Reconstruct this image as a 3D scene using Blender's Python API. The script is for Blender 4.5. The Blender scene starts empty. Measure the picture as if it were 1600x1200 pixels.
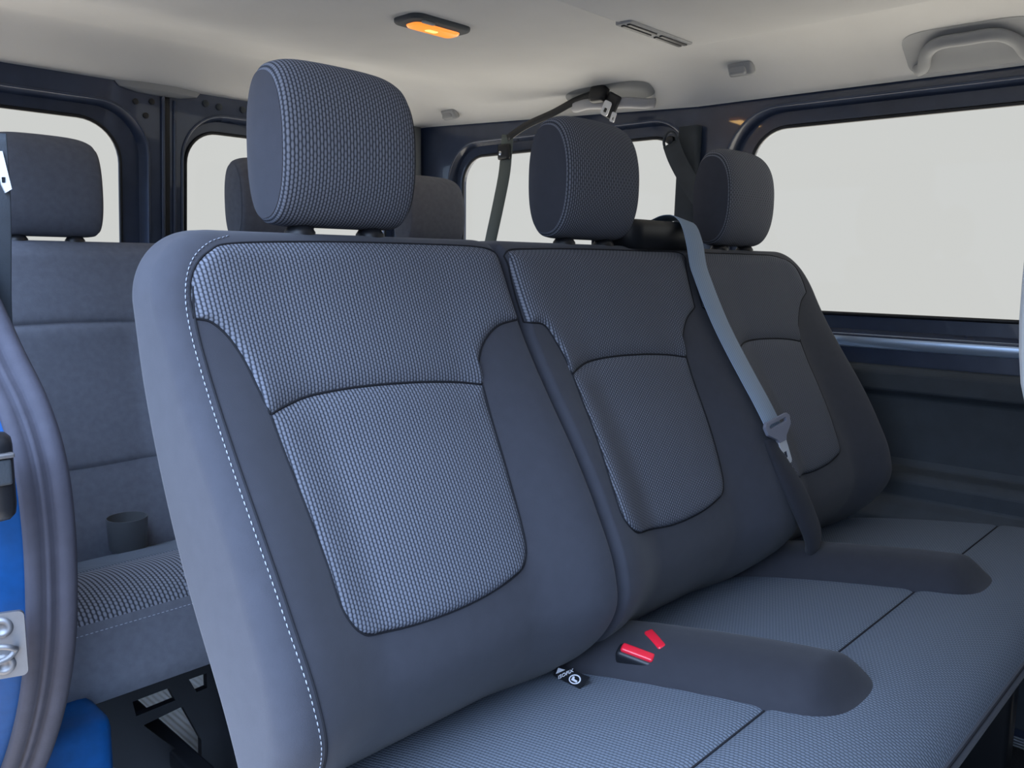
import bpy, bmesh, math, random
import numpy as np
from mathutils import Vector, Matrix
from mathutils.geometry import tessellate_polygon
random.seed(7)
S=bpy.context.scene; COL=S.collection
# ------------------------------------------------------------ camera
FPX,YAW,PITCH,ROLL=1302.2,.8084,.1447,.0123
CAM=(-.1155,-.834,.95)
fw=Vector((math.cos(PITCH)*math.sin(YAW),math.cos(PITCH)*math.cos(YAW),-math.sin(PITCH)))
rt=Vector((math.cos(YAW),-math.sin(YAW),0)); up=rt.cross(fw)
R_=rt*math.cos(ROLL)+up*math.sin(ROLL); U_=up*math.cos(ROLL)-rt*math.sin(ROLL)
cd=bpy.data.cameras.new('camera'); cam=bpy.data.objects.new('camera',cd); COL.objects.link(cam); S.camera=cam
cd.sensor_width=36; cd.lens=36*FPX/1600; cd.clip_start=.02
cam.matrix_world=Matrix(((R_.x,U_.x,-fw.x,CAM[0]),(R_.y,U_.y,-fw.y,CAM[1]),(R_.z,U_.z,-fw.z,CAM[2]),(0,0,0,1)))
# ------------------------------------------------------------ light: open sky beside the sliding door, pale haze beyond the windows
S.view_settings.view_transform='Standard'; S.view_settings.look='None'; S.view_settings.gamma=1; S.view_settings.exposure=0
S.view_settings.use_curve_mapping=False
W=bpy.data.worlds.new('sky'); S.world=W; W.use_nodes=True
def world():
    nt=W.node_tree; n=nt.nodes; l=nt.links; n.clear()
    out=n.new('ShaderNodeOutputWorld'); bg=n.new('ShaderNodeBackground'); tc=n.new('ShaderNodeTexCoord')
    def dot(v):
        d=n.new('ShaderNodeVectorMath'); d.operation='DOT_PRODUCT'; l.new(tc.outputs['Generated'],d.inputs[0]); d.inputs[1].default_value=v; return d.outputs['Value']
    def ramp(src,a,b):
        m=n.new('ShaderNodeMapRange'); m.interpolation_type='SMOOTHSTEP'; l.new(src,m.inputs[0]); m.inputs[1].default_value=a; m.inputs[2].default_value=b; return m.outputs[0]
    def mix(f,a,b):
        m=n.new('ShaderNodeMix'); m.data_type='RGBA'; l.new(f,m.inputs[0])
        for i,c in ((6,a),(7,b)):
            if isinstance(c,tuple): m.inputs[i].default_value=(*c,1)
            else: l.new(c,m.inputs[i])
        return m.outputs[2]
    sky=mix(ramp(dot((0,0,1)),.10,.75),SKY_LOW,SKY_HIGH)
    bright=mix(ramp(dot((0,0,1)),-.12,.06),mix(ramp(dot((0,0,-1)),.45,.92),GROUND_LOW,GROUND_STEEP),sky)
    far=mix(ramp(dot((0,0,-1)),.12,.38),HAZE,FAR_GROUND)
    col=mix(ramp(dot((-.93,-.37,0)),-.05,.55),far,bright)
    l.new(col,bg.inputs[0]); l.new(bg.outputs[0],out.inputs[0])
SKY_LOW=(.75,1.0,1.4); SKY_HIGH=(6.6,8.8,13.0); GROUND_LOW=(.62,.66,.75); GROUND_STEEP=(3.2,2.9,2.7); FAR_GROUND=(3.4,3.15,2.85); HAZE=(.655,.655,.65)
world()
# ------------------------------------------------------------ materials
def mat(name,col,rough=.6,metal=0,spec=.5,emit=None,estr=1,coat=0,noise=None,bump=None,sheen=0):
    m=bpy.data.materials.new(name); m.use_nodes=True; nt=m.node_tree; b=nt.nodes['Principled BSDF']
    b.inputs['Base Color'].default_value=(*col,1); b.inputs['Roughness'].default_value=rough; b.inputs['Metallic'].default_value=metal
    b.inputs['Specular IOR Level'].default_value=spec; b.inputs['Coat Weight'].default_value=coat
    if sheen: b.inputs['Sheen Weight'].default_value=sheen; b.inputs['Sheen Roughness'].default_value=.5
    if emit: b.inputs['Emission Color'].default_value=(*emit,1); b.inputs['Emission Strength'].default_value=estr
    tc=nt.nodes.new('ShaderNodeTexCoord')
    if noise:
        sc,amt=noise; nz=nt.nodes.new('ShaderNodeTexNoise'); nz.inputs['Scale'].default_value=sc; nz.inputs['Detail'].default_value=4
        nt.links.new(tc.outputs['Object'],nz.inputs['Vector'])
        r=nt.nodes.new('ShaderNodeMapRange'); nt.links.new(nz.outputs[0],r.inputs[0]); r.inputs[1].default_value=.25; r.inputs[2].default_value=.75; r.inputs[3].default_value=1-amt; r.inputs[4].default_value=1+amt
        x=nt.nodes.new('ShaderNodeVectorMath'); x.operation='SCALE'; x.inputs[0].default_value=col; nt.links.new(r.outputs[0],x.inputs['Scale']); nt.links.new(x.outputs[0],b.inputs['Base Color'])
    if bump:
        sc,d=bump; nz=nt.nodes.new('ShaderNodeTexNoise'); nz.inputs['Scale'].default_value=sc; nz.inputs['Detail'].default_value=3
        nt.links.new(tc.outputs['Object'],nz.inputs['Vector'])
        bp=nt.nodes.new('ShaderNodeBump'); bp.inputs['Distance'].default_value=d; bp.inputs['Strength'].default_value=.6; nt.links.new(nz.outputs[0],bp.inputs['Height']); nt.links.new(bp.outputs[0],b.inputs['Normal'])
    return m
def weave(name,thread,gap,pu,pv,depth=.0006,stagger=.5,rough=.85):
    """woven rib cloth: rows of small raised knots, colour and relief driven by the UVs (metres)"""
    m=bpy.data.materials.new(name); m.use_nodes=True; nt=m.node_tree; n=nt.nodes; l=nt.links; b=n['Principled BSDF']
    b.inputs['Roughness'].default_value=rough; b.inputs['Specular IOR Level'].default_value=.3
    uv=n.new('ShaderNodeUVMap'); sp=n.new('ShaderNodeSeparateXYZ'); l.new(uv.outputs[0],sp.inputs[0])
    def M(op,a,c=None):
        k=n.new('ShaderNodeMath'); k.operation=op
        for i,v in enumerate((a,c)):
            if v is None: continue
            if isinstance(v,(int,float)): k.inputs[i].default_value=v
            else: l.new(v,k.inputs[i])
        return k.outputs[0]
    u=M('DIVIDE',sp.outputs[0],pu); v=M('DIVIDE',sp.outputs[1],pv)
    par=M('MULTIPLY',M('MODULO',M('FLOOR',M('ADD',u,1000)),2),stagger)
    v2=M('ADD',v,par)
    su=M('ABSOLUTE',M('SINE',M('MULTIPLY',u,math.pi))); sv=M('ABSOLUTE',M('SINE',M('MULTIPLY',v2,math.pi)))
    h=M('MULTIPLY',M('POWER',su,.7),M('ADD',M('MULTIPLY',sv,.46),.54))
    cr=n.new('ShaderNodeMapRange'); cr.interpolation_type='SMOOTHSTEP'; l.new(h,cr.inputs[0]); cr.inputs[1].default_value=.30; cr.inputs[2].default_value=.86
    nz=n.new('ShaderNodeTexNoise'); nz.inputs['Scale'].default_value=9; tc=n.new('ShaderNodeTexCoord'); l.new(tc.outputs['Object'],nz.inputs[0])
    mx=n.new('ShaderNodeMix'); mx.data_type='RGBA'; l.new(cr.outputs[0],mx.inputs[0]); mx.inputs[6].default_value=(*gap,1); mx.inputs[7].default_value=(*thread,1)
    l.new(mx.outputs[2],b.inputs['Base Color'])
    bp=n.new('ShaderNodeBump'); bp.inputs['Distance'].default_value=depth; bp.inputs['Strength'].default_value=.8; l.new(h,bp.inputs['Height']); l.new(bp.outputs[0],b.inputs['Normal'])
    return m
def ribbed(name,col,rough,pitch,depth,axis=0,metal=0):
    m=mat(name,col,rough,metal); nt=m.node_tree; n=nt.nodes; b=n['Principled BSDF']
    tc=n.new('ShaderNodeTexCoord'); sp=n.new('ShaderNodeSeparateXYZ'); nt.links.new(tc.outputs['Object'],sp.inputs[0])
    a=n.new('ShaderNodeMath'); a.operation='MULTIPLY'; nt.links.new(sp.outputs[axis],a.inputs[0]); a.inputs[1].default_value=2*math.pi/pitch
    s=n.new('ShaderNodeMath'); s.operation='SINE'; nt.links.new(a.outputs[0],s.inputs[0])
    bp=n.new('ShaderNodeBump'); bp.inputs['Distance'].default_value=depth; nt.links.new(s.outputs[0],bp.inputs['Height']); nt.links.new(bp.outputs[0],b.inputs['Normal'])
    return m
def glass_mat():
    m=bpy.data.materials.new('window glass'); m.use_nodes=True; nt=m.node_tree; n=nt.nodes; n.clear()
    o=n.new('ShaderNodeOutputMaterial'); t=n.new('ShaderNodeBsdfTransparent'); t.inputs[0].default_value=(.97,.98,.97,1); g=n.new('ShaderNodeBsdfGlossy'); g.inputs['Roughness'].default_value=.02
    mx=n.new('ShaderNodeMixShader'); mx.inputs[0].default_value=.006; nt.links.new(t.outputs[0],mx.inputs[1]); nt.links.new(g.outputs[0],mx.inputs[2]); nt.links.new(mx.outputs[0],o.inputs[0])
    return m
PLAIN=(.056,.059,.074)
M=dict(
 plain=mat('plain charcoal cloth',PLAIN,.85,spec=.3,noise=(60,.06),bump=(1400,.0004),sheen=.15),
 bolster=mat('smooth dark cloth',(.034,.035,.043),.85,spec=.25,noise=(60,.06),bump=(1500,.0004),sheen=.1),
 weave=weave('woven rib cloth',(.215,.230,.275),(.040,.045,.058),.0043,.0047),
 cushion=weave('woven cushion cloth',(.175,.205,.250),(.072,.086,.108),.0046,.0046),
 rear=mat('rear seat cloth',(.145,.155,.185),.9,spec=.25,noise=(90,.10),bump=(900,.0006)),
 rearweave=weave('rear knit cloth',(.26,.28,.33),(.040,.044,.055),.0060,.0060),
 black=mat('black plastic',(.012,.013,.016),.42,noise=(40,.1)),
 dark=mat('dark trim plastic',(.046,.056,.068),.65,noise=(25,.12),bump=(500,.0004)),
 grey=mat('grey trim plastic',(.20,.21,.22),.55,noise=(20,.05)),
 liner=mat('headliner felt',(.66,.65,.63),.95,spec=.15,noise=(5,.05),bump=(900,.0006)),
 linerpl=mat('headliner plastic',(.33,.335,.34),.6,noise=(30,.03)),
 paint=mat('dark blue body paint',(.044,.060,.105),.26,spec=.5,coat=.6,noise=(12,.15)),
 blue=mat('bright blue body paint',(.002,.066,.23),.55,spec=.25,coat=0,noise=(70,.12),bump=(120,.0003)),
 ledge=mat('ledge with painted sky reflection',(.62,.76,.95),.28,metal=.7),  # pale blue stands in for sky mirrored in dark glossy paint
 rubber=mat('rubber seal',(.058,.058,.076),.8,spec=.25,noise=(50,.1),bump=(300,.0005)),
 steel=mat('brushed steel',(.30,.30,.31),.58,metal=1,noise=(80,.06)),
 chrome=mat('chrome',(.85,.87,.9),.12,metal=1),
 silver=mat('silver tongue metal',(.80,.82,.85),.3,metal=.25),
 tongue=mat('grey tongue plastic',(.26,.27,.33),.45),
 webbing=weave('belt webbing',(.36,.47,.62),(.28,.37,.50),.0060,.0020,.0002,.5,.5),
 red=mat('red push button',(.85,.02,.045),.25,coat=.5),
 amber=mat('amber lit lens',(1,.45,.08),.3,emit=(1,.27,.03),estr=1.0),
 bulb=mat('bulb glow',(1,.8,.4),.3,emit=(1,.62,.16),estr=1.3),
 thread=mat('pale thread',(.42,.46,.54),.7),
 white=mat('white print',(.8,.8,.84),.6),
 ivory=mat('pale plastic',(.72,.72,.70),.5),
 floor=ribbed('ribbed grey floor',(.62,.66,.68),.55,.012,.0012,0),
 carpet=mat('dark carpet',(.014,.014,.016),1,noise=(220,.5),bump=(400,.004)),
 line=mat('seam groove shade',(.012,.013,.018),.9),  # near-black colour puts groove shade into the seam lines
 glass=glass_mat())
def hermite(xs, ys):
    xs=np.array(xs,float); ys=np.array(ys,float); m=np.gradient(ys,xs)
    def f(x):
        x=np.clip(np.asarray(x,float),xs[0],xs[-1]); i=np.clip(np.searchsorted(xs,x)-1,0,len(xs)-2)
        h=xs[i+1]-xs[i]; t=(x-xs[i])/h
        return (2*t**3-3*t**2+1)*ys[i]+(t**3-2*t**2+t)*h*m[i]+(-2*t**3+3*t**2)*ys[i+1]+(t**3-t**2)*h*m[i+1]
    return f
def sstep(a,b,x):
    t=np.clip((x-a)/(b-a),0,1); return t*t*(3-2*t)
FRONT=hermite([.38,.42,.46,.50,.54,.58,.65,.72,.78,.85,.90,.95,.985],[-.12,-.165,-.213,-.248,-.266,-.262,-.232,-.192,-.152,-.108,-.082,-.060,-.047])
FRONT_FLAT=hermite([.38,.45,.60,.80,.95,.985],[-.185,-.188,-.165,-.115,-.062,-.047])
REAR=hermite([.38,.53,.66,.82,.93,.985],[-.222,-.155,-.077,-.012,.012,.028])
DEPTH=hermite([.38,.45,.52,.60,.75,.85,.985],[.012,.018,.028,.034,.030,.014,.004])
ZT=.979
def top_edge(x,xl,xr,cl,cr,zt=ZT):
    x=np.asarray(x,float); z=np.full(x.shape,zt)
    for side,c in ((x-xl,cl),(xr-x,cr)):
        d=np.clip(side,0,c); z=np.minimum(z,zt-c+np.sqrt(np.maximum(c*c-(c-d)**2,0)))
    return z
def rim_round(x,z,xl,xr,cl,cr,r):
    """how far a face falls back near its outline: rolled edge of radius r"""
    dz=ZT-z; d=np.full(np.broadcast(x,z).shape,9.0)
    for dx,c in ((x-xl,cl),(xr-x,cr)):
        dx=dx*(2.2 if c<=.03 else 1)
        e=np.where((dx<c)&(dz<c),c-np.hypot(c-dx,c-dz),np.minimum(dx,dz)); d=np.minimum(d,e)
    d=np.clip(d,0,r); return r-np.sqrt(np.maximum(r*r-(r-d)**2,0))
def seat_front(x,z,spec):
    """y of a backrest's front; spec = (xl,xr,corner_l,corner_r,[(centre,half)...])"""
    xl,xr,cl,cr,cs=spec; x=np.asarray(x,float); z=np.asarray(z,float)   # the rear bench (xl below .2) has a flatter front
    y=(FRONT if xl>.2 else FRONT_FLAT)(z)*1.0
    rec=0
    for c,w in cs:
        q=np.abs(x-c)/w; rec=np.maximum(rec,1-sstep(.42,.92,q))
    y=y+rec*DEPTH(z)
    r=.028
    return y+rim_round(x,z,xl,xr,cl,cr,r)
SEAT_A=(.215,.678,.075,.030,[(.45,.228)])
SEAT_B=(.682,1.595,.020,.085,[(.908,.226),(1.363,.226)])
CUSH=hermite([-.64,-.625,-.60,-.57,-.54,-.50,-.45,-.40,-.30,-.20,-.15,-.10],[.395,.425,.452,.468,.476,.478,.473,.466,.450,.430,.416,.405])
def cushion_top(x,y):
    x=np.asarray(x,float); z=CUSH(y)+0*x
    r=.025
    for d in (x-.225,1.62-x):
        d=np.clip(d,0,r); z=z-(r-np.sqrt(np.maximum(r*r-(r-d)**2,0)))
    return z
# ------------------------------------------------------------ helpers
def link(o,parent=None):
    COL.objects.link(o)
    if parent is not None: o.parent=parent
    return o
def mesh(name,V,F,m,parent=None,uv=None,smooth=True,loc=None):
    """loc shifts the object's origin there; V always in the parent's or the world's frame"""
    me=bpy.data.meshes.new(name); V=np.asarray(V,float)
    if loc is not None: V=V-np.array(loc)
    me.from_pydata([tuple(v) for v in V],[],[tuple(int(i) for i in f) for f in F])
    if uv is not None:
        u=me.uv_layers.new(name='UVMap'); idx=np.zeros(len(me.loops),dtype=np.int32); me.loops.foreach_get('vertex_index',idx)
        u.data.foreach_set('uv',np.asarray(uv,dtype=np.float32)[idx].ravel())
    me.polygons.foreach_set('use_smooth',[smooth]*len(me.polygons)); me.materials.append(m); me.update()
    o=bpy.data.objects.new(name,me)
    if loc is not None: o.location=loc
    return link(o,parent)
def empty(name,loc=(0,0,0)):
    o=bpy.data.objects.new(name,None); o.empty_display_size=.05; o.location=loc; return link(o)
def tag(o,label,cat,group=None):
    o['label']=label; o['category']=cat
    if group: o['group']=group
    return o
def struct(o): o['kind']='structure'; return o
def under(parent,o):
    """keep world placement when parented to a thing whose base is not at the origin"""
    p=Vector((0,0,0)); q=parent
    while q is not None: p+=q.location; q=q.parent
    o.parent=parent; o.location=Vector(o.location)-p; return o
def gridf(n,m,off=0,flip=False,wrap=False):
    F=[]
    for i in range(n-1):
        for j in range(m if wrap else m-1):
            k=(j+1)%m; a=off+i*m+j; b=off+i*m+k; c=off+(i+1)*m+k; d=off+(i+1)*m+j
            F.append((a,d,c,b) if flip else (a,b,c,d))
    return F
def smooth_path(pts,n,closed=False):
    P=np.array(pts,float)
    if closed: P=np.vstack([P[-1],P,P[0],P[1]])
    else: P=np.vstack([2*P[0]-P[1],P,2*P[-1]-P[-2]])
    out=[]
    for i in range(1,len(P)-2):
        for t in np.linspace(0,1,12,endpoint=False):
            a,b,c,d=P[i-1:i+3]
            out.append(.5*((2*b)+(-a+c)*t+(2*a-5*b+4*c-d)*t*t+(-a+3*b-3*c+d)*t**3))
    if not closed: out.append(P[-2])
    out=np.array(out)
    if closed: out=np.vstack([out,out[0]])
    s=np.r_[0,np.cumsum(np.linalg.norm(np.diff(out,axis=0),axis=1))]
    q=np.linspace(0,s[-1],n+1 if closed else n)
    res=np.array([np.interp(q,s,out[:,k]) for k in range(out.shape[1])]).T
    return res[:-1] if closed else res
def sweep(name,path,section,m,parent=None,closed=False,ref=(0,0,1),cap=True,uvs=False,smooth=True,scale=None):
    """section: list of (a,b) offsets along (side, normal)"""
    P=np.array(path,float); n=len(P); T=np.gradient(P,axis=0) if not closed else np.roll(P,-1,0)-np.roll(P,1,0)
    T/=np.linalg.norm(T,axis=1)[:,None]; ref=np.array(ref,float)
    if ref.ndim==1: ref=np.tile(ref,(n,1))
    A=np.cross(T,ref); A/=np.linalg.norm(A,axis=1)[:,None]; B=np.cross(A,T)
    sc=np.ones(n) if scale is None else np.array(scale)
    sec=np.array(section,float); V=(P[:,None,:]+sc[:,None,None]*(sec[None,:,0:1]*A[:,None,:]+sec[None,:,1:2]*B[:,None,:])).reshape(-1,3)
    k=len(sec); F=gridf(n,k,wrap=True)
    if closed: F+=[((n-1)*k+j,(n-1)*k+(j+1)%k,(j+1)%k,j) for j in range(k)]
    elif cap: F+=[tuple(range(k))[::-1],tuple((n-1)*k+j for j in range(k))]
    uv=None
    if uvs:
        s=np.r_[0,np.cumsum(np.linalg.norm(np.diff(P,axis=0),axis=1))]
        uv=np.array([(sec[j,0],s[i]) for i in range(n) for j in range(k)])
    return mesh(name,V,F,m,parent,uv,smooth)
def circ(r,n=12,ry=None): 
    ry=ry or r; return [(r*math.cos(2*math.pi*i/n),ry*math.sin(2*math.pi*i/n)) for i in range(n)]
def flat(w,t): 
    a,b=w/2,t/2; return [(-a,-b*.4),(-a*.96,-b),(a*.96,-b),(a,-b*.4),(a,b*.4),(a*.96,b),(-a*.96,b),(-a,b*.4)]
def rrect(x0,y0,x1,y1,r,n=8):
    rs=r if isinstance(r,(tuple,list)) else (r,)*4; out=[]
    for (cx,cy,a0,rr) in ((x1-rs[0],y0+rs[0],-90,rs[0]),(x1-rs[1],y1-rs[1],0,rs[1]),(x0+rs[2],y1-rs[2],90,rs[2]),(x0+rs[3],y0+rs[3],180,rs[3])):
        for i in range(n+1):
            a=math.radians(a0+90*i/n); out.append((cx+rr*math.cos(a),cy+rr*math.sin(a)))
    return out
def plate(name,outer,holes,f,thick,m,parent=None,smooth=False):
    """flat plate with holes; f maps (a,b,depth) to the world"""
    loops=[outer]+holes; flatp=[p for L in loops for p in L]; N=len(flatp)
    tri=tessellate_polygon([[Vector((p[0],p[1],0)) for p in L] for L in loops])
    V=[f(p[0],p[1],0) for p in flatp]+[f(p[0],p[1],thick) for p in flatp]; F=[]
    for t in tri: F.append(tuple(t)); F.append(tuple(N+i for i in reversed(t)))
    o=0
    for L in loops:
        k=len(L)
        for i in range(k): F.append((o+i,o+(i+1)%k,N+o+(i+1)%k,N+o+i))
        o+=k
    ob=mesh(name,V,F,m,parent,smooth=False)
    bm=bmesh.new(); bm.from_mesh(ob.data); bmesh.ops.recalc_face_normals(bm,faces=bm.faces); bm.to_mesh(ob.data); bm.free()
    return ob
def rbox(name,c,size,m,parent=None,bev=.004,rot=(0,0,0),seg=3,taper=None):
    bm=bmesh.new(); bmesh.ops.create_cube(bm,size=1)
    for v in bm.verts:
        v.co.x*=size[0]; v.co.y*=size[1]; v.co.z*=size[2]
        if taper and v.co.z>0: v.co.x*=taper[0]; v.co.y*=taper[1]
    if bev: bmesh.ops.bevel(bm,geom=list(bm.edges),offset=bev,segments=seg,profile=.6,affect='EDGES')
    from mathutils import Euler
    bm.transform(Euler(rot).to_matrix().to_4x4())
    for f_ in bm.faces: f_.smooth=True
    me=bpy.data.meshes.new(name); bm.to_mesh(me); bm.free(); me.materials.append(m)
    o=bpy.data.objects.new(name,me); o.location=c; return link(o,parent)
def lathe(name,prof,m,loc,parent=None,n=32,axis='z'):
    P=[]; 
    for r,z in prof:
        for i in range(n):
            a=2*math.pi*i/n
            P.append({'z':(r*math.cos(a),r*math.sin(a),z),'y':(r*math.cos(a),z,r*math.sin(a)),'x':(z,r*math.cos(a),r*math.sin(a))}[axis])
    F=gridf(len(prof),n,wrap=True)+[tuple(range(n))[::-1],tuple((len(prof)-1)*n+i for i in range(n))]
    me=bpy.data.meshes.new(name); me.from_pydata(P,[],F); me.polygons.foreach_set('use_smooth',[True]*len(me.polygons)); me.materials.append(m)
    bm=bmesh.new(); bm.from_mesh(me); bmesh.ops.recalc_face_normals(bm,faces=bm.faces)
    for e in bm.edges:
        if len(e.link_faces)==2 and e.calc_face_angle(0)>.7: e.smooth=False
    bm.to_mesh(me); bm.free()
    o=bpy.data.objects.new(name,me); o.location=loc; return link(o,parent)
def dup(o,parent=None):
    c=o.copy(); COL.objects.link(c)
    if parent is not None: c.parent=parent
    for ch in [q for q in COL.objects if q.parent==o]: dup(ch,c)
    return c
def spaced(n,dense=.5):
    t=np.linspace(0,1,n); return (1-dense)*t+dense*(.5-.5*np.cos(math.pi*t))
# ------------------------------------------------------------ the van's shell
def side_x(y): return 1.735-.040*y                      # inner face of the far side
def sidef(y,z,d): return (side_x(y)+d,y,z)
YR=1.34
def window(n,holebig,holesmall,f,depth,big_outer,frame_at,mframe):
    """recessed second skin behind the panel, its glass and bright lips"""
    o=struct(plate('window_%d'%n,big_outer,[holesmall],lambda a,b,d:f(a,b,frame_at+d),.012,mframe))
    g=plate('glass_pane',[(p[0],p[1]) for p in big_outer],[],lambda a,b,d:f(a,b,frame_at+.016+d),.004,M['glass'],o)
    rv=[]; 
    k=len(holebig)
    # sloped reveal between the panel edge and the recessed skin
    V=[f(p[0],p[1],0) for p in holebig]+[f(q[0],q[1],frame_at) for q in big_outer]
    F=[(i,(i+1)%k,k+(i+1)%k,k+i) for i in range(k)]
    mesh('reveal',V,F,mframe,o)
    sweep('window_lip',[f(p[0],p[1],-.002) for p in holebig],circ(.0035,8),M['paint'],o,closed=True,ref=np.array(f(0,0,1))-np.array(f(0,0,0)))
    sweep('rubber_seal',[f(p[0],p[1],frame_at-.002) for p in holesmall],circ(.0045,8),M['black'],o,closed=True,ref=np.array(f(0,0,1))-np.array(f(0,0,0)))
    return o
# far side wall: sheet panel with two window openings
bigF=rrect(-1.30,.800,.225,1.312,.13,10); smF=rrect(-1.25,.845,.172,1.268,.085,10)
bigR=rrect(.315,.865,1.175,1.312,.12,10); smR=rrect(.358,.900,1.135,1.272,.085,10)
inF=[(a*.999+0.0002*(1 if a<0 else -1),b) for a,b in rrect(-1.290,.812,.213,1.302,.12,10)]
inR=rrect(.325,.878,1.165,1.302,.11,10)
struct(plate('wall_far',[(-1.5,.0),(1.42,.0),(1.42,1.47),(-1.5,1.47)],[bigF,bigR],sidef,.003,M['paint']))
window(1,bigF,smF,sidef,0,inF,.030,M['paint'])
window(2,bigR,smR,sidef,0,inR,.024,M['paint'])
# rear wall with the two door leaves
def rearf(x,z,d): return (x,YR+d-(z-1.0)*.10,z)
bigA=rrect(-.02,.80,.806,1.325,.12,10); smA=rrect(.03,.84,.748,1.283,.10,10); inA=rrect(-.008,.812,.794,1.313,.11,10)
bigB=rrect(.893,.80,1.62,1.325,.12,10); smB=rrect(.915,.84,1.58,1.283,.085,10); inB=rrect(.903,.812,1.608,1.313,.11,10)
leafA=[(-.10,.0),(.848,.0),(.848,1.42),(-.10,1.42)]; leafB=[(.854,.0),(1.75,.0),(1.75,1.42),(.854,1.42)]
dA=struct(plate('door_1',leafA,[bigA],rearf,.004,M['paint'])); dB=struct(plate('door_2',leafB,[bigB],rearf,.004,M['paint']))
window(3,bigA,smA,rearf,0,inA,.030,M['paint']); window(4,bigB,smB,rearf,0,inB,.030,M['paint'])
sweep('door_edge',[rearf(.872,z,-.003) for z in np.linspace(.02,1.345,24)],circ(.004,8),M['paint'],dB,ref=(0,1,0))
sweep('door_edge',[rearf(.842,z,-.004) for z in np.linspace(.02,1.40,24)],circ(.005,8),M['paint'],dA,ref=(0,1,0))
sweep('edge_flange',[rearf(.851,z,.004) for z in np.linspace(.01,1.41,12)],rrect(-.012,-.004,.012,.004,.002,3),M['black'],dA,ref=(0,1,0))
for (x,z) in ((.955,1.350),(.992,1.346),(1.06,1.348)):
    lathe('screw',[(.0,.0),(.0085,.0),(.0085,-.004),(.005,-.006),(0,-.006)],M['dark'],rearf(x,z,0),dB,20,'y')
for (x,z) in ((.775,1.33),(.80,1.300),(.815,1.335)):
    lathe('grommet',[(0,0),(.007,0),(.007,-.003),(.004,-.004),(0,-.004)],M['black'],rearf(x,z,0),dA,20,'y')
# corner post of grey plastic between the rear door and the far side
struct(sweep('trim_1',[(1.635,1.300,z) for z in np.linspace(.4,1.40,12)],rrect(-.035,-.02,.035,.02,.012,4),M['grey'],ref=(0,1,0)))
# grey pillar cover between the far windows
pv=[(side_x(y)-.012,y,z) for z in np.linspace(.4,1.285,14) for y in np.linspace(.345,.255,6)]
struct(sweep('trim_2',[(side_x(.29)-.012-.01*math.sin(t*3),.315-.05*(1-t)*0,.4+t*.885) for t in np.linspace(0,1,14)],rrect(-.030,-.012,.030,.012,.010,4),M['dark'],ref=(1,0,0)))
# near side wall behind the sliding door, with its own window
nearf=lambda y,z,d:(.10-d,y,z)
struct(plate('wall_near',[(.16,.0),(1.36,.0),(1.36,1.47),(.16,1.47)],[rrect(.36,.88,1.13,1.28,.09,8)],nearf,.02,M['blue']))
# floor
struct(mesh('floor',[(x,y,z) for z in (.0,-.02) for (x,y) in ((.05,-1.5),(1.76,-1.5),(1.76,1.42),(.05,1.42))],[(0,1,2,3),(7,6,5,4),(0,4,5,1),(1,5,6,2),(2,6,7,3),(3,7,4,0)],M['floor'],smooth=False))
# ceiling: moulded headliner
def liner_z(x,y):
    z=1.420+0*x+0*y
    edge=1.328+.045*np.clip((y-.3)/1.0,0,1)
    e=side_x(y)
    t=np.clip((x-(e-.34))/.33,0,1); z=z-(1.420-edge)*(.25*t**2+.75*t**5)
    t=np.clip((x-(e-.62))/.4,0,1); 
    z=z+.032*sstep(.80,1.10,y)*(1-sstep(e-.30,e-.05,x))
    z=z-(z-np.minimum(1.372,z))*sstep(1.15,1.30,y)
    t=np.clip((.34-x)/.26,0,1); z=z-.07*t**3
    return z
xs=np.linspace(.08,1.0,60); us=np.linspace(0,1,170); vs=np.linspace(-1.35,1.305,220)
V=[];F=[]
for y in vs:
    for u in us: x=.08+u*(side_x(y)-.012-.08); V.append((x,y,float(liner_z(x,y))))
n1=len(V)
F=gridf(len(vs),len(us))
for y in (vs[0],vs[-1]):
    pass
V+= [(v[0],v[1],1.47) for v in V[:n1]]
F+=[tuple(i+n1 for i in reversed(f)) for f in F[:]]
a=len(us); N=len(vs)
ring=[j for j in range(a)]+[i*a+a-1 for i in range(1,N)]+[(N-1)*a+j for j in range(a-2,-1,-1)]+[i*a for i in range(N-2,0,-1)]
F+=[(ring[i],ring[(i+1)%len(ring)],ring[(i+1)%len(ring)]+n1,ring[i]+n1) for i in range(len(ring))]
ceil=struct(mesh('ceiling',V,F,M['liner']))
# roof console: shallow padded box over the front of the row
def slab(name,outline,z0,z1,r,m,parent=None,seg=6,loc=None):
    """outline in x,y; underside at z0 with a rounded rim"""
    P=np.array(outline); c=P.mean(0); V=[];k=len(P)
    T=np.roll(P,-1,0)-np.roll(P,1,0); Nn=np.stack([T[:,1],-T[:,0]],1); Nn/=np.linalg.norm(Nn,axis=1)[:,None]
    for i in range(seg+1):
        a=math.pi/2*i/seg; q=P-Nn*r*(1-math.cos(a)); z=z0+r*(1-math.sin(a)); V+=[(p[0],p[1],z) for p in q]
    V=[(p[0],p[1],z1) for p in P]+V; n=seg+2; F=gridf(n,k,wrap=True,flip=True)+[tuple((n-1)*k+i for i in range(k))[::-1],tuple(range(k))]
    o=mesh(name,V,F,m,parent,loc=loc)
    bm=bmesh.new(); bm.from_mesh(o.data); bmesh.ops.recalc_face_normals(bm,faces=bm.faces); bm.to_mesh(o.data); bm.free(); return o
con=slab('roof_console',rrect(-.0,-1.3,1.415,.145,(.03,.05,.03,.03),8),1.384,1.44,.016,M['liner'])
tag(con,'padded beige roof console above the near bench with a narrow vent in its edge','roof console')
vent=slab('air_vent',rrect(1.165,.105,1.375,.142,.006,4),1.3805,1.39,.003,M['linerpl'],con)
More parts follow.
